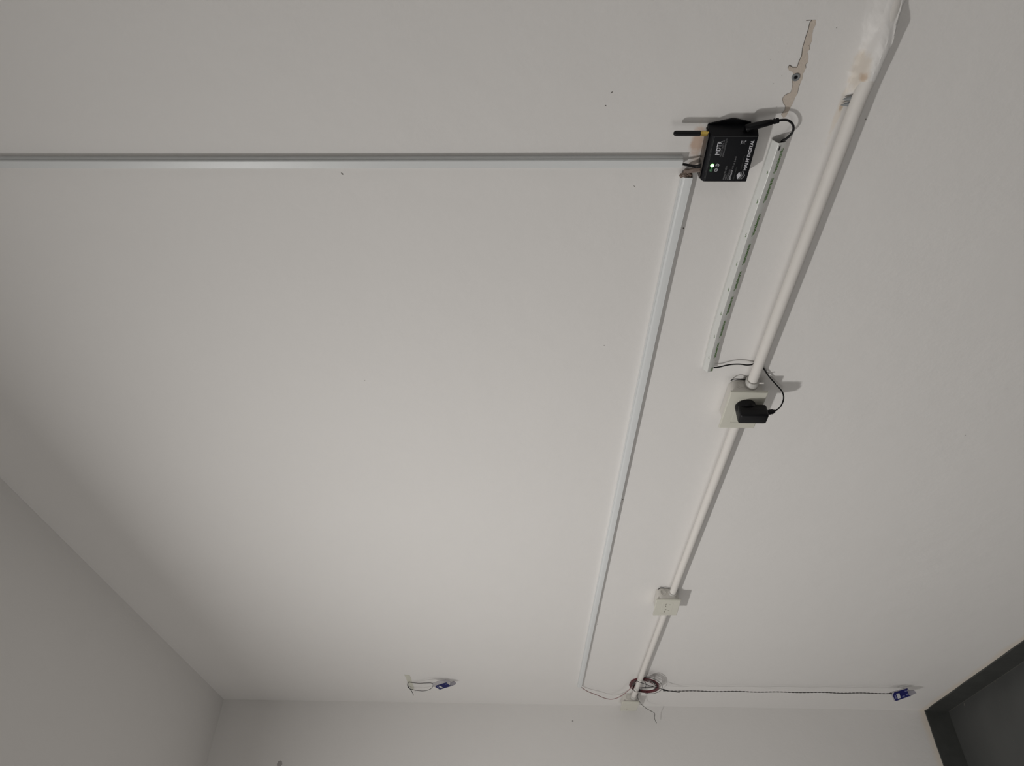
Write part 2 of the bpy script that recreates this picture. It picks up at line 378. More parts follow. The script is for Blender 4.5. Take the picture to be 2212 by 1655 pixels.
# vertical run to the ceiling
VP = [(0, 0), (0, .0058), (-.0012, .0066), (-.0012, .0088), (-.0022, .0096), (-.0124, .0096), (-.0132, .0088), (-.0132, 0)]
root = thing('cable_channel', (2.336, 0, 1.391), 'white plastic cable channel rising straight up the wall from the black device to the ceiling', 'cable channel')
VX = lambda z: 2.3428-.0018*math.sin((z-1.39)/1.36*3.1)
mb = MB(); zs = [1.3912+(H-.001-1.3912)*i/14 for i in range(15)]
for a, b in zip(zs, zs[1:]):
    channel(mb, VP, lambda u, d, Z=a: Vector((VX(Z)+u, -d, Z)), lambda u, d, Z=b: Vector((VX(Z)+u, -d, Z)))
mb.build('channel_body', [M_PVC, M_PVCIN], root)
mb = MB()
for a, b in zip(zs, zs[1:]): mb.tube([(VX(a)-.0006, -.0063, a), (VX(b)-.0006, -.0063, b)], .00035, 6)
mb.build('lid_seam', M_PVC, root)

# ================================================================== PRINTED GREEN CHANNEL
root = thing('cable_channel', (2.15, 0, 1.27), 'short white cable channel printed with repeated green lettering, below the black device', 'cable channel')
GX0, GX1 = 1.9265, 2.3675
Gz = lambda X: lerp_poly([(1.92, 1.2858), (1.96, 1.2878), (2.0, 1.2890), (2.05, 1.2893), (2.14, 1.2879), (2.22, 1.2862), (2.27, 1.2845), (2.32, 1.2824), (2.37, 1.2813)], X)
GB = [(0, 0), (0, .0050), (-.0018, .0062)]
GP = [(0, 0), (0, .0052), (-.0012, .0060), (-.0058, .0122), (-.0068, .0128), (-.0164, .0096), (-.0171, .0086), (-.0171, 0)]
mb = MB(); xs = [GX0+(GX1-GX0)*i/10 for i in range(11)]
for a, b in zip(xs, xs[1:]):
    channel(mb, GP, lambda u, d, X=a: Vector((X+(d*.0 if X < GX1 else 0), -d, Gz(X)+u)), lambda u, d, X=b: Vector((X, -d, Gz(X)+u)))
mb.build('channel_body', [M_PVCG, M_PVCIN], root)
mb = MB()
for a, b in zip(xs, xs[1:]):
    mb.tube([(a, -.0054, Gz(a)-.0004), (b, -.0054, Gz(b)-.0004)], .0004, 6)
    mb.tube([(a, -.0092, Gz(a)-.0167), (b, -.0092, Gz(b)-.0167)], .0003, 6, 1)
mb.box(GX1-.010, GX1-.004, -.0131, -.0126, Gz(GX1)-.0098, Gz(GX1)-.0084, 2)
mb.build('lid_seam', [M_PVCG, M_COLLAR, M_CABLE], root)
upv = Vector((0, -.0032, .0096)).normalized()                 # direction up the lower slanted face
curls = [W(x, y, .0105).x for x, y in ((1672, 374.2), (1651.3, 438), (1629, 511), (1608.3, 572.3), (1589.8, 628.3), (1572.4, 680), (1557.2, 729), (1542.5, 774.7))]
per = (curls[0]-curls[-1])/7
def on_low(X, v): # v = distance up from bottom edge of lower face
    return Vector((X, -.0096, Gz(X)-.0164))+upv*v+Vector((0, -.00025, 0))
def on_up(X, v):
    u2 = Vector((0, .0062, .0046)).normalized(); return Vector((X, -.0122, Gz(X)-.0058))+u2*v+Vector((0, -.0002, .0002))
def arc(mb, f, X, r, a0, a1, wd, cx=0, cy=0, n=10, mi=0):
    for k in range(n):
        t0 = a0+(a1-a0)*k/n; t1 = a0+(a1-a0)*(k+1)/n
        q = [f(X+cx+(r-s)*math.cos(t), cy+(r-s)*math.sin(t)) for s, t in ((0, t0), (0, t1), (wd, t1), (wd, t0))]
        mb.quad(*q, mi)
for k in range(0, 8):
    X = curls[k]; mb = MB()
    arc(mb, on_low, X-.0005, .0023, math.radians(150), math.radians(-30), .0009, .0018, .0014)
    text_into(mb, 'sistelectric', .0060, on_low(X+.0040, .0003), (1, 0, (Gz(X+.03)-Gz(X))/.03), upv, 0, width=.0345 if k else .0325, bold=.00014)
    tag(mb.build('green_lettering', M_GREEN, root), 'green printed lettering')
    mb = MB(); arc(mb, on_up, X+.001, .0022, math.radians(200), math.radians(350), .0008, .0, .0030)
    if k: mb.add([on_up(X+.0042, .0016), on_up(X+.0058, .0020), on_up(X+.0058, .0027), on_up(X+.0042, .0022)], [(0, 1, 2, 3)])
    tag(mb.build('green_mark', M_GREEN, root), 'small green printed mark')
mb = MB(); text_into(mb, 'tric', .0060, on_low(GX0+.001, .0010), (1, 0, 0), upv, 0, width=.0095, bold=.00014)
tag(mb.build('green_lettering', M_GREEN, root), 'green printed lettering')

# ================================================================== CONDUIT RUNS
CR = .0089
def conduit(x0, x1, loc, label):
    root = thing('conduit_pipe', loc, label, 'conduit pipe', 'conduit pieces between the outlets')
    mb = MB(); n = 40; mb.tube([(x0+(x1-x0)*i/n, -.0122+.030*smoothstep(2.47, 2.60, x0+(x1-x0)*i/n), CZ(x0+(x1-x0)*i/n)) for i in range(n+1)], CR, 28)
    mb.build('pipe', M_COND, root); return root
c1_ = conduit(1.888, 2.56, (2.2, -.0122, 1.195), 'thick white conduit pipe from the lump of plaster to the outlet holding the black adapter')
c2_ = conduit(1.018, 1.797, (1.4, -.0122, 1.196), 'white conduit pipe between the outlet with the adapter and the empty outlet')
c3_ = conduit(.146, .932, (.55, -.0122, 1.197), 'white conduit pipe between the empty outlet and the last outlet in the corner')
for c, xx in ((c1_, 1.8995), (c2_, 1.0295), (c3_, .157)):
    mb = MB(); mb.lathe((xx, -.0122, CZ(xx)), (1, 0, 0), [(-.010, .0104), (-.009, .0118), (.006, .0118), (.0075, .0108), (.0075, .0088)], 28)
    tag(mb.build('connector_collar', M_COLLAR, c), 'grey collar where the pipe enters the box')
mb = MB(); mb.tube(smooth_path([(1.9035, -.017, 1.1855), (1.906, -.019, 1.182), (1.9075, -.020, 1.178)]), .0014, 8)
mb.build('tie_end', M_COND, c1_)
mb = MB(); p = Vector((1.031, -.0122, CZ(1.03)))
mb.lathe(p+Vector((-.001, -.0085, .0072)), (0, -.76, .65), [(0, .0016), (.0008, .0016), (.0008, 0)], 10); mb.build('screw_hole', M_SLOT, c2_)

# ================================================================== OUTLETS
def rrect(x0, x1, z0, z1, r, n=6):
    pts = []
    for cx, cz, a0 in ((x1-r, z1-r, 0), (x0+r, z1-r, 90), (x0+r, z0+r, 180), (x1-r, z0+r, 270)):
        for k in range(n+1):
            a = math.radians(a0+90*k/n); pts.append((cx+r*math.cos(a), cz+r*math.sin(a)))
    return pts
def outlet(xa, xb, za, zb, tilt, label, slots, BX=-.002, D=0.0):
    root = thing('wall_outlet', ((xa+xb)/2, 0, (za+zb)/2), label, 'wall outlet', 'wall outlets along the conduit')
    C = Vector(((xa+xb)/2, 0, (za+zb)/2)); R = Matrix.Translation(C) @ Matrix.Rotation(tilt, 4, 'Y') @ Matrix.Translation(-C)
    def bld(mb, nm, m): mb.v = [tuple(R @ Vector(v)) for v in mb.v]; return mb.build(nm, m, root)
    SH = Matrix.Translation(Vector((0, -D, 0)))
    mb = MB(); pts = [(x, 0, z) for x, z in rrect(xa+.004, xb+BX, za+.004, zb-.004, .014)]
    mb.prism(pts, (0, -.0012, 0), (0, -.0258-D, 0), 0, True, True)
    # knock-out rings and ribs on the near side
    X = xb+BX
    for zc, yc, r in ((zb-.022, -.0125, .0085), (zb-.0225, -.0125, .0055)):
        ring = [(X+.0002, yc+r*math.cos(a*math.pi/12), zc+r*math.sin(a*math.pi/12)) for a in range(25)]
        mb.tube(ring, .0004, 5)
    bld(mb, 'back_box', M_BOX)
    mb = MB(); mb.box(xa, xb, -.0300, -.0258, za, zb, 0, .0010, 2, SH)
    mb.box(xa+.0012, xb-.0012, -.0306, -.0296, za+.0012, zb-.0012, 0, .0005, 1, SH)
    pl = bld(mb, 'cover_plate', M_PLATE)
    mb = MB(); cx = (xa+xb)/2
    w2 = .0335; h2 = .0150
    mb.box(cx-w2, cx+w2, -.0309, -.0300, (za+zb)/2-h2, (za+zb)/2+h2, 0, .0004, 1, SH)
    mb.box(cx-w2-.0004, cx-w2+.001, -.03075, -.0300, (za+zb)/2-h2-.0003, (za+zb)/2+h2+.0003, 1, 0, 1, SH)
    for x, z, a, L in slots:
        Ms = Matrix.Translation(Vector((x, -.0310-D, z))) @ Matrix.Rotation(a, 4, 'Y')
        mb.box(-L/2, L/2, -.0003, .0003, -.0008, .0008, 1, 0, 1, Ms)
    mb.v = [tuple(R @ Vector(v)) for v in mb.v]
    o = mb.build('socket_insert', [M_PLATE, M_SLOTF], root)
    return root
M_SLOTF = mat('shaded_slot', (0.22, 0.205, 0.17), .7, .2)
outlet(1.7895, 1.8945, 1.1685, 1.2345, 0, 'cream wall outlet with the black power adapter plugged into it', [])
sl = []
for (x, y, a, L) in ((1440, 1305.5, -.5, .0045), (1447.5, 1307.2, .1, .0045), (1438.8, 1309.9, -1.2, .006), (1437.5, 1317.2, -.4, .0045), (1443.5, 1319.3, .1, .0045), (1434.3, 1321.9, -1.2, .006)):
    p = W(x, y, .0345); sl.append((p.x, p.z, a+1.2, L))
outlet(.9290, 1.0308, 1.1748, 1.2408, math.radians(-2.5), 'cream wall outlet with empty sockets, the middle one along the conduit', sl, .001, .0033)
p = W(1354, 1532, .0312)
outlet(.040, .146, 1.1765, 1.2385, 0, 'cream wall outlet in the far corner beside the red wire coil', [(p.x, p.z, .3, .006)])

# ================================================================== POWER ADAPTER + ITS CABLE
root = thing('power_adapter', (1.857, -.032, 1.20), 'black power adapter plugged into the nearest cream outlet', 'power adapter')
mb = MB(); mb.box(1.8445, 1.8695, -.0630, -.0360, 1.1668, 1.2175, 0, .0046, 4)
mb.box(1.8443, 1.8697, -.0497, -.0489, 1.174, 1.2135, 0, 0)
mb.build('adapter_body', M_RUB, root)
mb = MB(); mb.lathe((1.857, -.0306, 1.2012), (0, -1, 0), [(0, 0), (0, .0172), (.0008, .0182), (.009, .0182), (.0125, .0165), (.0145, .012), (.0145, 0)], 36)
mb.build('plug_disc', M_RUB, root)
mb = MB(); e0 = Vector((1.8585, -.048, 1.168)); e1 = W(1674, 888.2, .046); dd = (e1-e0).normalized(); Ls = (e1-e0).length
mb.lathe(e0, dd, [(0, .0046), (Ls*.82, .0043), (Ls*.84, .0030), (Ls, .0026), (Ls, 0)], 16)
for k in range(3): mb.lathe(e0+dd*(.003+.0032*k), dd, [(0, .0044), (.0003, .0048), (.0012, .0048), (.0015, .0044)], 16)
mb.build('strain_relief', M_RUB, root)
pl = [(1674, 888.2, .046), (1680, 884, .042), (1686.5, 877.5, .034), (1691.5, 867, .024), (1692.8, 857, .016), (1690, 847, .011), (1684, 839, .008), (1672, 826, .006), (1660, 812, .005), (1650, 797, .004), (1645, 790, .0028),
      (1637, 784.5, .0020), (1630, 784.5, .0025), (1626, 787, .0045), (1620, 788.4, .0065), (1612, 788.6, .0075), (1602, 787.2, .0080), (1592, 786.8, .0080), (1580, 787.5, .0078), (1568, 789.5, .0075), (1556, 792.5, .0072), (1546, 794, .0068), (1538, 793.6, .0062), (1534.5, 793, .006)]
P = [W(x, y, d) for x, y, d in pl]; P[0] = e1-dd*.001
P += [P[-1]+Vector((.02, .001, .0)), P[-1]+Vector((.05, .001, 0))]
mb = MB(); mb.tube(smooth_path(P, 6), .00125, 8)
tag(mb.build('adapter_cable', M_CABLE), 'thin black cable looping from the adapter behind the conduit to the printed channel', 'cable')
# little dark wire end peeping out over the outlet box
for nm, pts, lb in (('loose_wire', [(1579, 822.5, .004), (1583, 820, .006), (1590, 819, .008), (1600, 819.5, .007), (1612, 820.5, .003)], 'short dark wire arching over the top of the outlet holding the adapter'),
                ('loose_wire', [(1422.5, 1273, .003), (1425.5, 1270.6, .004), (1431, 1269.8, .004), (1438, 1270.4, .003), (1446, 1271, .002)], 'short dark wire end on top of the empty middle outlet')):
    mb = MB(); mb.tube(smooth_path([W(*q) for q in pts], 5), .0010, 6); tag(mb.build(nm, M_CABLE), lb, 'wire')

# ================================================================== BLACK DEVICE
DX0, DX1, DZ0, DZ1, DD = 2.3192, 2.3852, 1.3068, 1.3662, .0250
root = thing('temperature_monitor', ((DX0+DX1)/2, 0, (DZ0+DZ1)/2), 'black electronic temperature monitor box with white lettering mounted on the wall', 'electronic device')
mb = MB()
# body tapers a little toward the wall, upper edge bevelled
pr = [(-.0012, DZ1+.0012), (-.017, DZ1+.0006), (-.0222, DZ1-.0006), (-DD, DZ1-.0035), (-DD, DZ0+.0010), (-DD+.0012, DZ0), (-.0012, DZ0-.0022)]
bm = bmesh.new()
A = [bm.verts.new((DX0-(.003 if y > -.01 else 0), y, z)) for y, z in pr]; B = [bm.verts.new((DX1+(.0035 if y > -.01 else 0), y, z)) for y, z in pr]
bm.faces.new(A); bm.faces.new(list(reversed(B)))
for i in range(len(pr)): bm.faces.new((A[i], A[(i+1) % len(pr)], B[(i+1) % len(pr)], B[i]))
bmesh.ops.recalc_face_normals(bm, faces=bm.faces[:])
bmesh.ops.bevel(bm, geom=bm.edges[:], offset=.0007, segments=2, profile=.5, affect='EDGES')
mb.bm(bm, 0)
mb.build('case', M_BLACK, root)
mb = MB()  # mounting ear, thin plate against the wall
ear = [(DX1-.002, DZ1), (DX1+.0035, DZ1), (W(1581, 253).x-.001, W(1581, 253).z), (W(1589, 253).x-.001, W(1589, 253).z), (W(1622, 262).x, W(1622, 262).z), (DX1+.0035, DZ0+.008), (DX1-.002, DZ0+.008)]
mb.prism([(x, 0, z) for x, z in ear], (0, -.0004, 0), (0, -.0032, 0)); mb.build('mounting_ear', M_BLACK, root)
mb = MB(); mb.box(DX0+.001, DX1-.001, -.0195, -.0020, DZ1+.0009, DZ1+.0024, 0, .0006, 2)
tag(mb.build('top_panel', M_SHEEN, root), 'dusty translucent brown panel along the top edge')
mb = MB(); mb.box(DX1+.0012, DX1+.0019, -.0105, -.0085, DZ1-.0145, DZ1-.0065); mb.build('side_slot', M_HOLE, root)
for u, z in ((.0, 0), ):
    mb = MB(); mb.lathe((DX1-.0035, -.0065, DZ1+.0018), (0, 0, 1), [(0, .0022), (.0012, .0022), (.0016, .0016), (.0016, 0)], 14); mb.build('screw', M_COLLAR, root)
def FU(u, v, e=.0003): return Vector((DX0+u/1000, -DD-e, DZ1-v/1000))
mb = MB(); R_, U_ = (1, 0, 0), (0, 0, 1)
def ft(s, size_mm, u, v, width=None, mi=0, bold=0.0): text_into(mb, s, size_mm/1000, FU(u, v), R_, U_, mi, width/1000 if width else None, bold/1000)
ft('MDTR', 7.6, 39.5, 15.4, 19.3, 0, .2)
ft('MEDIDOR DIGITAL DE', 3.0, 37.0, 18.5, 23.4, 1)
ft('TEMPERATURA REMOTO', 3.0, 36.0, 21.6, 26.4, 1)
ft('MALFF DIGITAL', 5.4, 17.0, 54.9, 43.5, 0, .16)
ft('PRODUCTO: MDTR', 2.9, 3.5, 29.6, 20.0, 1, .05); ft('VER: 1.1', 2.9, 3.5, 32.2, 8.6, 1, .05); ft('S/N: 0124252', 2.9, 3.5, 34.8, 14.8, 1, .02)
ft('ENTRADA: 5V', 2.9, 3.5, 37.7, 14.4, 0, .05); ft('=', 3, 18.8, 37.7, 1.6, 1); ft('1A', 2.9, 21.0, 37.7, 2.8, 1, .05); ft('2A', 2.9, 25.2, 38.2, 2.8, 1)
ft('FABRICADO EN ARGENTINA', 1.9, 3.5, 42.2, 19, 2, 0)
ft('INSTRUMENTOS DE MEDICION', 1.5, 18.1, 48.4, 20.6, 2, 0)
for s, u, v in (('T1', 6.2, 4.6), ('T2', 14.6, 4.6), ('T3', 22.8, 4.6), ('T4', 38.4, 4.6), ('P1', 46.8, 5.0)): ft(s, 2.4, u, v, 2.3, 2)
def ring(u, v, r, wd, mi=1, a0=0, a1=360, n=20):
    for k in range(n):
        t0 = math.radians(a0+(a1-a0)*k/n); t1 = math.radians(a0+(a1-a0)*(k+1)/n)
        mb.quad(*[FU(u+(r-s)*math.cos(t), v+(r-s)*math.sin(t)) for s, t in ((0, t0), (0, t1), (wd, t1), (wd, t0))], mi)
def bar(u0, v0, u1, v1, wd, mi=1):
    d = Vector((u1-u0, v1-v0)).normalized(); n = Vector((-d.y, d.x))*wd/2
    mb.quad(FU(u0-n.x, v0-n.y), FU(u1-n.x, v1-n.y), FU(u1+n.x, v1+n.y), FU(u0+n.x, v0+n.y), mi)
ring(24.5, 16.2, 2.4, .6, 0, -60, 240); bar(24.5, 13.8, 24.5, 16.4, .6, 0)
ring(17.6, 15.9, 2.3, .6, 0); bar(17.0, 14.8, 18.6, 15.9, .7, 0); bar(18.6, 15.9, 17.0, 17.0, .7, 0)
ring(30.5, 37.5, 1.1, .35); ring(33.2, 37.5, .9, .5); ring(36.2, 37.5, 1.2, .35); bar(31.6, 37.5, 32.3, 37.5, .3); bar(34.1, 37.5, 35.0, 37.5, .3)
# crossed-out bin symbol
bar(54.6, 38.6, 60.0, 45.0, .35); bar(60.0, 38.6, 54.6, 45.0, .35); bar(55.4, 39.6, 59.6, 39.6, .7, 0); bar(55.8, 39.6, 56.4, 43.6, .45); bar(59.2, 39.6, 58.8, 43.6, .45); bar(56.2, 43.6, 59.6, 43.6, .5); ring(59.2, 44.6, .8, .8, 0)
# layered-sheet emblem: a bright rhombus over two grey chevrons
def poly(pts, mi): mb.add([FU(*p, e=.0003+.00005*mi) for p in pts], [tuple(range(len(pts)))], mi)
poly([(3.9, 46.5), (9.6, 44.2), (15.0, 46.6), (9.0, 50.0)], 0)
poly([(9.0, 50.7), (15.0, 47.3), (15.6, 48.9), (9.1, 52.2), (3.9, 49.2), (3.9, 47.4)], 1)
poly([(9.1, 53.9), (16.2, 50.0), (16.2, 51.6), (9.2, 55.4), (4.1, 52.0), (3.9, 50.4)], 1)
lt = mb.build('printed_lettering', [M_WHITE, M_GREYP, M_GREYD], root); tag(lt, 'white and grey printed lettering and emblem')
for u, v, m1, m2, lb in ((24.2, 9.7, M_LEDON, M_LEDHOT, 'glowing green indicator light'), (17.5, 9.6, M_LEDOFF, M_LEDOFF, 'dim green indicator light')):
    mb = MB(); mb.lathe(FU(u, v, -.0002), (0, -1, 0), [(0, .0024), (.0008, .00235), (.0014, .0019), (.0017, .0014)], 20)
    mb.lathe(FU(u, v, -.0002), (0, -1, 0), [(.0015, .0017), (.0019, .0010), (.0021, 0)], 20, 1)
    tag(mb.build('indicator_light', [m1, m2], root), lb)
mb = MB()  # seam line around lid
for a, b in (((DX0+.001, -DD-.0001, DZ1-.0045), (DX1-.001, -DD-.0001, DZ1-.0045)), ((DX1-.0008, -DD-.0001, DZ1-.0045), (DX1-.0008, -DD-.0001, DZ0+.002))): mb.tube([a, b], .00022, 6)
mb.build('lid_edge', M_GREYD, root)
# antenna: part of the device
mb = MB(); ax, ay = 2.3826, -.0145
mb.lathe((ax, ay, DZ1+.0010), (0, 0, 1), [(0, .0030), (.003, .0030), (.003, .0036), (.0085, .0036), (.0085, .0030), (.0105, .0030)], 6)
tag(mb.build('antenna_socket', M_BRASS, root), 'gold threaded connector')
mb = MB(); mb.lathe((ax, ay, DZ1+.0112), (0, 0, 1), [(0, .0030), (.0005, .0034), (.026, .0034), (.0305, .0034), (.0325, .0030), (.0337, .0016), (.0338, 0)], 20)
mb.build('antenna', M_RUB, root)
# right-angle jack plugged in the near side, and its cable
root = thing('power_plug', (2.394, -.016, 1.312), 'black angled jack plugged into the lower right side of the black device', 'plug')
mb = MB(); a = Vector((2.3915, -.0160, 1.3195)); b = W(1682, 260, .0115)
dv = (b-a).normalized(); Ln = (b-a).length
mb.lathe(a, dv, [(-.0042, 0), (-.0042, .0034), (-.003, .0044), (.002, .0046), (.018, .0042), (Ln-.009, .0036), (Ln-.008, .0030), (Ln-.006, .0030), (Ln-.0055, .0036), (Ln-.0045, .0036), (Ln-.004, .0029), (Ln-.003, .0029), (Ln-.0025, .0035), (Ln, .0031), (Ln, 0)], 20)
mb.lathe(a, (-1, 0, 0), [(0, .0036), (.0045, .0036), (.0045, 0)], 16)
mb.build('plug_body', M_RUB, root)
P = [b-dv*.002, b]+[W(x, y, d) for x, y, d in ((1694, 258.8, .0105), (1702, 260, .0098), (1709, 264.5, .0093), (1713.3, 271, .0090), (1714, 278, .0090), (1711.5, 286, .0094), (1705, 294, .0092), (1697, 300.5, .0088), (1689, 305.5, .0075))]
P += [P[-1]+Vector((-.014, .0015, .001)), P[-1]+Vector((-.05, .0025, .002))]
mb = MB(); SP = smooth_path(P, 6); mb.tube(SP, .0015, 10)
mb.build('cord', M_CABLE, root)

# ---------------- wires between the channels and the device
mb = MB(); mb.tube(smooth_path([(2.3335, -.0055, 1.398), W(1476, 354.5, .007), W(1484, 355.5, .008), W(1492, 357, .010), W(1500, 358, .0125), W(1508, 357.5, .014), (2.3385, -.0145, DZ1+.002)], 6), .0013, 8)
mb.tube(smooth_path([(2.3345, -.0065, 1.398), W(1478, 356.5, .009), W(1488, 358.5, .011), W(1498, 361, .0135), W(1505, 362.5, .015), (2.3365, -.0160, DZ1+.002)], 6), .0010, 8)
tag(mb.build('sensor_cable', M_CABLE), 'pair of black leads joining the vertical channel to the top of the black device', 'cable')
mb = MB()
for pts, r in (([(2.300, -.004, 1.381), (2.316, -.0045, 1.3815), W(1480, 369, .008), W(1490, 368, .011), W(1498, 366, .014), (2.3325, -.0155, DZ1+.002)], .0021),
               ([(2.300, -.005, 1.378), (2.3165, -.0055, 1.378), W(1485, 371.5, .009), W(1494, 370.5, .012), W(1502, 370, .015), (2.3310, -.0175, DZ1+.002)], .0018)):
    mb.tube(smooth_path(pts, 6), r, 8)
tag(mb.build('brown_wire_bundle', M_WIREB), 'brown wires bridging from the level channel to the top of the black device', 'wire bundle')
mb = MB(); p0 = Vector((2.3155, -.0050, Hz(2.3)-.0010))
for k, (dx, dy, dz, r) in enumerate([(0, 0, 0, .0030), (.0015, -.001, -.0035, .0034), (.001, .0, -.0075, .0032), (.0018, -.0010, -.0112, .0028), (.004, -.001, -.002, .0022), (.0040, .0005, -.009, .0020)]):
    bm = bmesh.new(); bmesh.ops.create_icosphere(bm, subdivisions=3, radius=r)
    for v in bm.verts:
        n = .00045*math.sin(v.co.x*2100+k)*math.sin(v.co.z*1700+2*k)+.0003*math.sin(v.co.y*2900+k); v.co += v.co.normalized()*n; v.co += p0+Vector((dx, dy, dz))
    mb.bm(bm, 0, None, True)
tag(mb.build('sealant_blob', M_TAPEB), 'lumpy brown sealant stuffed into the open end of the level channel', 'sealant')

# ================================================================== WALL PLUGS
root = thing('wall_plug', W(1719, 166), 'round grey wall plug with an empty hole in the flaked paint strip', 'wall plug')
mb = MB(); c = W(1719, 166.3); n = 20
mb.lathe(c+Vector((0, .0, 0)), (0, -1, 0), [(0.0002, .0050), (.0011, .0048), (.0013, .0040), (.0010, .0024), (.0006, .0020)], 24)
mb.build('collar', M_PLUGG, root)
mb = MB(); mb.lathe(c, (0, -1, 0), [(.0008, .0023), (.0008, 0)], 20); mb.build('hole', M_HOLE, root)
for tip, b0, b1, lb in (((1819.5, 214.5), (1841.5, 206), (1838.5, 219), 'grey barbed wall plug stuck out above the conduit, nearer the plaster lump'), ((1815, 227.3), (1836.5, 219), (1834, 231), 'grey barbed wall plug stuck out above the conduit, further from the plaster lump')):
    t = W(*tip, .003); a = W(*b0, .007); b = W(*b1, .007); m = (a+b)/2; ax_ = (m-t); L = ax_.length; ax_.normalize(); rad = (a-b).length/2
    mb = MB(); side = Vector((0, -1, 0)); across = ax_.cross(side).normalized()
    N = 16; pts = []
    # serrated half-cone: smooth spine on one side, saw teeth on the other
    for k in range(N+1):
        s = k/N; r = rad*(s**.75); tooth = (.82 if k % 2 else 1.05)
        for q in range(13):
            an = 2*math.pi*q/12; u = math.cos(an); v = math.sin(an)
            rr = r*(tooth if u < -.2 else 1.0)
            pts.append(t+ax_*(L*s)+across*(-u*rr)+side*(max(v, -.3)*rr*.8))
    mb.add(pts, [(k*13+q, k*13+q+1, (k+1)*13+q+1, (k+1)*13+q) for k in range(N) for q in range(12)], 0, False)
    mb.add(pts[-13:-1], [tuple(range(12))], 1)
    tag(mb.build('wall_plug', [M_PLUGG, M_HOLE]), lb, 'wall plug')

# ================================================================== WIRE COIL AT THE LAST OUTLET
root = thing('wire_coil', (.29, -.02, 1.20), 'coil of dark red wire tied to the conduit beside the corner outlet', 'wire coil')
random.seed(11)
cc = (W(1397, 1482.5, .027)); mbr = MB(); mbk = MB(); mbw = MB()
def px_loop(cx, cy, rx, ry, rot, d0, n=40, wob=.0):
    out = []
    for k in range(n+1):
        a = 2*math.pi*k/n; u = rx*math.cos(a)*(1+wob*math.sin(3*a)); v = ry*math.sin(a)
        x = cx+u*math.cos(rot)-v*math.sin(rot); y = cy+u*math.sin(rot)+v*math.cos(rot)
        dd = d0
        dd = .0014+(d0-.0014)*smoothstep(9.0, 24.0, x-(1378-.38*(y-1480)))
        out.append(W(x, y, dd))
    return out
for k in range(15):
    pts = px_loop(1393+random.uniform(-2.5, 2.5), 1481+random.uniform(-1.5, 1.5), 29+random.uniform(-3.5, 2.5), 13+random.uniform(-2, 2.5), random.uniform(-.03, .22), .024+.0006*k, 40, random.uniform(-.03, .03))
    (mbr if k % 4 else mbk).tube(pts, .0011, 6)
pts = px_loop(1400, 1481, 31, 17, .15, .020, 40); mbk.tube(pts, .0008, 6)
mbr.build('red_loops', M_RED, root); mbk.build('black_loops', M_THIN, root)
mb = MB()
z1 = [W(1372, 1469, .024), W(1381, 1473.5, .0255), W(1396, 1479, .033), W(1410, 1483.5, .033), W(1424, 1487, .032), W(1440, 1491.5, .030), W(1468, 1496.2, .028)]
mb.tube(smooth_path(z1, 5), .0010, 6)
z2 = [W(1372, 1469, .024), W(1368.5, 1478, .024), W(1367, 1487, .025), W(1373, 1494.5, .0265), W(1383, 1493.0, .022)]
mb.tube(smooth_path(z2, 5), .0011, 6)
mb.tube(smooth_path([W(1393, 1472, .034), W(1395.5, 1479, .036), W(1394, 1487, .034)], 5), .0011, 6)
mb.tube(smooth_path([W(1380, 1486.5, .033), W(1395, 1485, .036), W(1412, 1484.3, .034)], 5), .0012, 6)
mb.tube([W(1432, 1489.5, .0305), W(1442, 1492, .030)], .0022, 8)
mb.build('cable_tie', M_TIE, root)
# pink lead from level channel to coil
mb = MB(); mb.tube(smooth_path([(.30, -.004, Hz(.3)-.008), (.236, -.005, Hz(.23)-.010), W(1270, 1494, .012), W(1288, 1501, .017), W(1303, 1507.5, .020), W(1318, 1511, .022), W(1332, 1508.5, .023), (W(1346, 1501, .024)), W(1358, 1491, .026), W(1366, 1484, .027)], 6), .0014, 8)
tag(mb.build('feed_wire', M_PINK), 'pinkish grey wire sagging from the end of the level channel to the red coil', 'wire')
# stray wire end
mb = MB(); mb.tube(smooth_path([W(1378.5, 1498.5, .018), W(1377.5, 1502, .020), W(1377.5, 1507, .025), W(1381, 1515, .032)]+[WX(x, y, X) for x, y, X in ((1388, 1524, .085), (1400, 1533, .06), (1411.5, 1539, .045), (1414.5, 1543, .04), (1414, 1551, .03), (1416, 1558, .024), (1418.5, 1562, .018))], 6), .0009, 8)
tag(mb.build('stray_wire', M_THIN), 'loose thin grey wire end drooping below the corner outlet', 'wire')

# ================================================================== HANGING SENSORS
def sensor(label, ctr, nrm, board, sleeve, tipd, can, dark=M_BLUE, bits=()):
    root = thing('sensor_tag', ctr, label, 'sensor', None)
    n = Vector(nrm).normalized(); P0 = Vector(ctr)
    q = lambda x, y, e=0: WP(x, y, P0+n*e, n)
    mb = MB(); mb.prism([q(*p) for p in board], (0, 0, 0), n*.0018); b = mb.build('circuit_board', dark, root)
    mb = MB(); mb.prism([q(*p) for p in can], n*.0018, n*.0034); mb.build('metal_can', M_SILVER, root)
    mb = MB()
    for c4 in bits: mb.prism([q(*p) for p in c4], n*.0018, n*.0026)
    if bits: mb.build('solder_pads', M_PADS, root)
    mb = MB(); mb.prism([q(*p) for p in sleeve], n*-.007, n*-.0006); mb.build('clear_sleeve', M_CLEAR, root)
    mb = MB(); mb.prism([q(*p) for p in tipd], n*-.003, n*.003); mb.build('probe_tip', M_TIPC, root)
    return root
M_PADS = mat('pale_blue_pads', (0.16, .17, .33), .4, .4)
M_TIPC = mat('pale_grey_plastic_tip', (0.33, .32, .36), .4, .3, alpha=.7)
def s7(a, b): return (1850+a/12.26, 1440+b/12.26)
def s6(a, b): return (850+a/13.79, 1430+b/13.79)
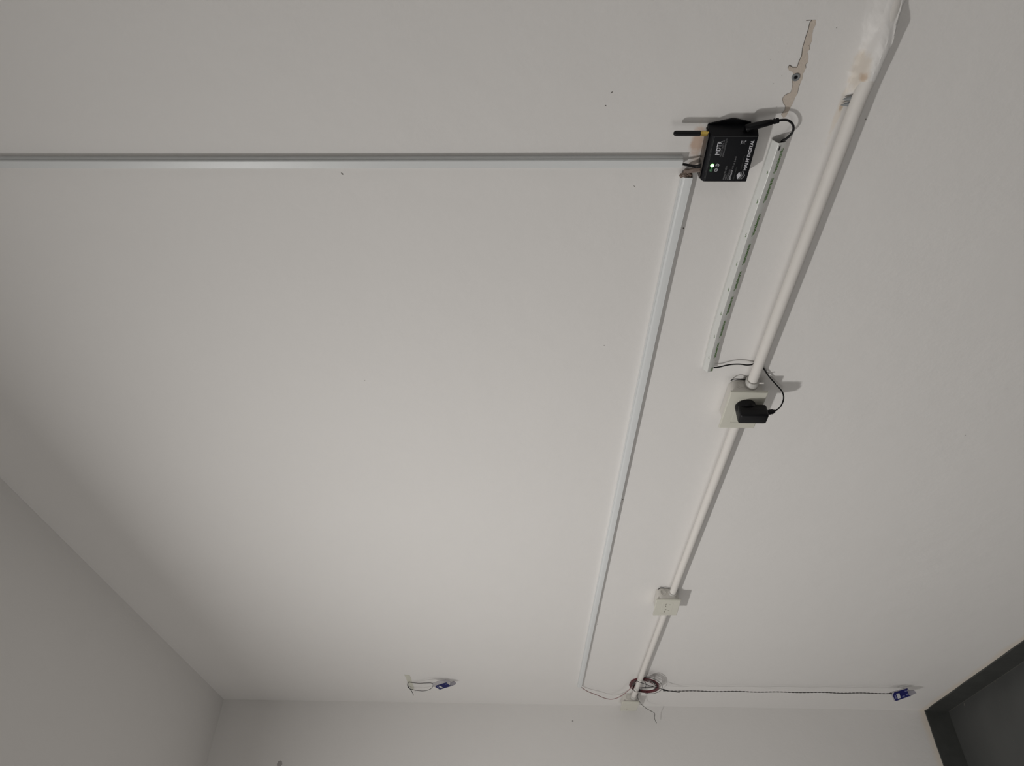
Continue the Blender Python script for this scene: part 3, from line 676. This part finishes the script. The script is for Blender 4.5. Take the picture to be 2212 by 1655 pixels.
sensor('blue sensor tag in clear plastic hanging low on a thin wire near the skirting corner', W(1946, 1500, .030), (.86, -.50, .05),
       [s7(*p) for p in ((1340, 580), (1000, 680), (960, 760), (1020, 900), (1060, 905), (1435, 770), (1430, 755), (1375, 745), (1330, 610), (1360, 600))],
       [s7(*p) for p in ((1350, 570), (960, 680), (945, 760), (1015, 915), (1060, 920), (1450, 790), (1490, 720), (1400, 620))],
       [s7(*p) for p in ((1410, 640), (1520, 625), (1580, 700), (1470, 745), (1390, 755), (1360, 650))],
       [s7(*p) for p in ((1045, 720), (1125, 705), (1165, 825), (1090, 855))],
       bits=[[s7(*p) for p in c] for c in (((1000, 760), (1030, 750), (1060, 840), (1025, 850)), ((1265, 640), (1320, 625), (1330, 655), (1280, 670)), ((1300, 740), (1360, 700), (1370, 730), (1330, 765)), ((1205, 780), (1270, 760), (1275, 785), (1215, 805)))])
sensor('blue sensor tag in clear plastic hanging sideways by a thread from a strip of tape', W(957, 1481.5, .024), (.74, -.60, -.30),
       [s6(*p) for p in ((1590, 615), (1560, 615), (1265, 705), (1250, 745), (1370, 812), (1400, 812), (1745, 710), (1740, 695), (1680, 700), (1600, 640))],
       [s6(*p) for p in ((1165, 640), (1400, 575), (1560, 545), (1640, 560), (1720, 610), (1790, 700), (1400, 830), (1370, 830), (1170, 720))],
       [s6(*p) for p in ((1700, 605), (1810, 580), (1860, 620), (1840, 665), (1740, 710), (1690, 700))],
       [s6(*p) for p in ((1330, 705), (1380, 700), (1465, 755), (1405, 780))],
       bits=[[s6(*p) for p in c] for c in (((1290, 730), (1310, 720), (1380, 765), (1360, 775)), ((1520, 650), (1580, 635), (1600, 655), (1540, 670)))])
# twisted pair down to the low sensor
mb = MB(); N = 260
for ph in (0, math.pi):
    pts = []
    for k in range(N+1):
        s = k/N; x = 1432+(1922-1432)*s; y = 1492.3+5.9*s**1.0+.55*math.sin(s*34)
        p = W(x, y, .022+.006*s); a = s*60*math.pi+ph
        p += Vector((.0009*math.cos(a), .0009*math.sin(a), 0)); pts.append(p)
    mb.tube(pts, .00085, 5)
tag(mb.build('twisted_wire', M_THIN), 'long thin twisted wire hanging from the red coil down to the low sensor', 'wire')
mb = MB(); e = W(1921, 1498, .028)
mb.tube(smooth_path([e+Vector((0, 0, .002)), e+Vector((.001, -.001, -.004)), e+Vector((0, 0, -.009))], 4), [.0012]+[.0022]*7+[.0012], 8)
mb.tube(smooth_path([e, W(1926, 1495, .029), W(1932, 1494.3, .030), W(1940, 1494.0, .030)], 4), .0007, 6)
tag(mb.build('wire_knot', M_THIN), 'small dark knot tying the twisted wire to the low sensor', 'knot')
# thread and tape at the other sensor
mb = MB()
mb.tube(smooth_path([W(883, 1473.5, .002), W(893, 1475.2, .004), W(905, 1476.2, .010), W(918, 1475.8, .015), W(930, 1475.6, .019), W(934.8, 1477, .022)], 5), .0012, 6)
mb.tube(smooth_path([W(883, 1473.5, .002), W(880.4, 1478, .004), W(880.6, 1482.5, .005), W(883, 1486, .006), W(888, 1489, .008), W(900, 1491.5, .013), W(913, 1492.8, .017), W(922, 1491.5, .020), W(930, 1488.5, .021), (W(936.5, 1481.8, .023))], 5), .0010, 6)
mb.tube(smooth_path([W(882.5, 1485, .0065), W(886, 1489, .008), W(890, 1494.5, .011), W(892.3, 1499, .013), W(892.8, 1502.5, .015)], 5), .0012, 6)
mb.tube([W(881.5, 1484, .006), W(883.5, 1486.5, .0065)], .0020, 8)
tag(mb.build('hanging_thread', M_THIN), 'dark thread loop and loose end between the tape and the sideways sensor', 'thread')
mb = MB(); tp = [W(873, 1457.5), W(884, 1458.5), W(888, 1464), (W(889, 1470)), W(895, 1487), W(891, 1490), W(886, 1485), W(880, 1473), W(877, 1465)]
mb.prism([(p.x, 0, p.z) for p in tp], (0, -.0002, 0), (0, -.0005, 0))
tag(mb.build('tape_strip', M_TAPE), 'small yellowish strip of masking tape stuck on the wall above the sideways sensor', 'tape')
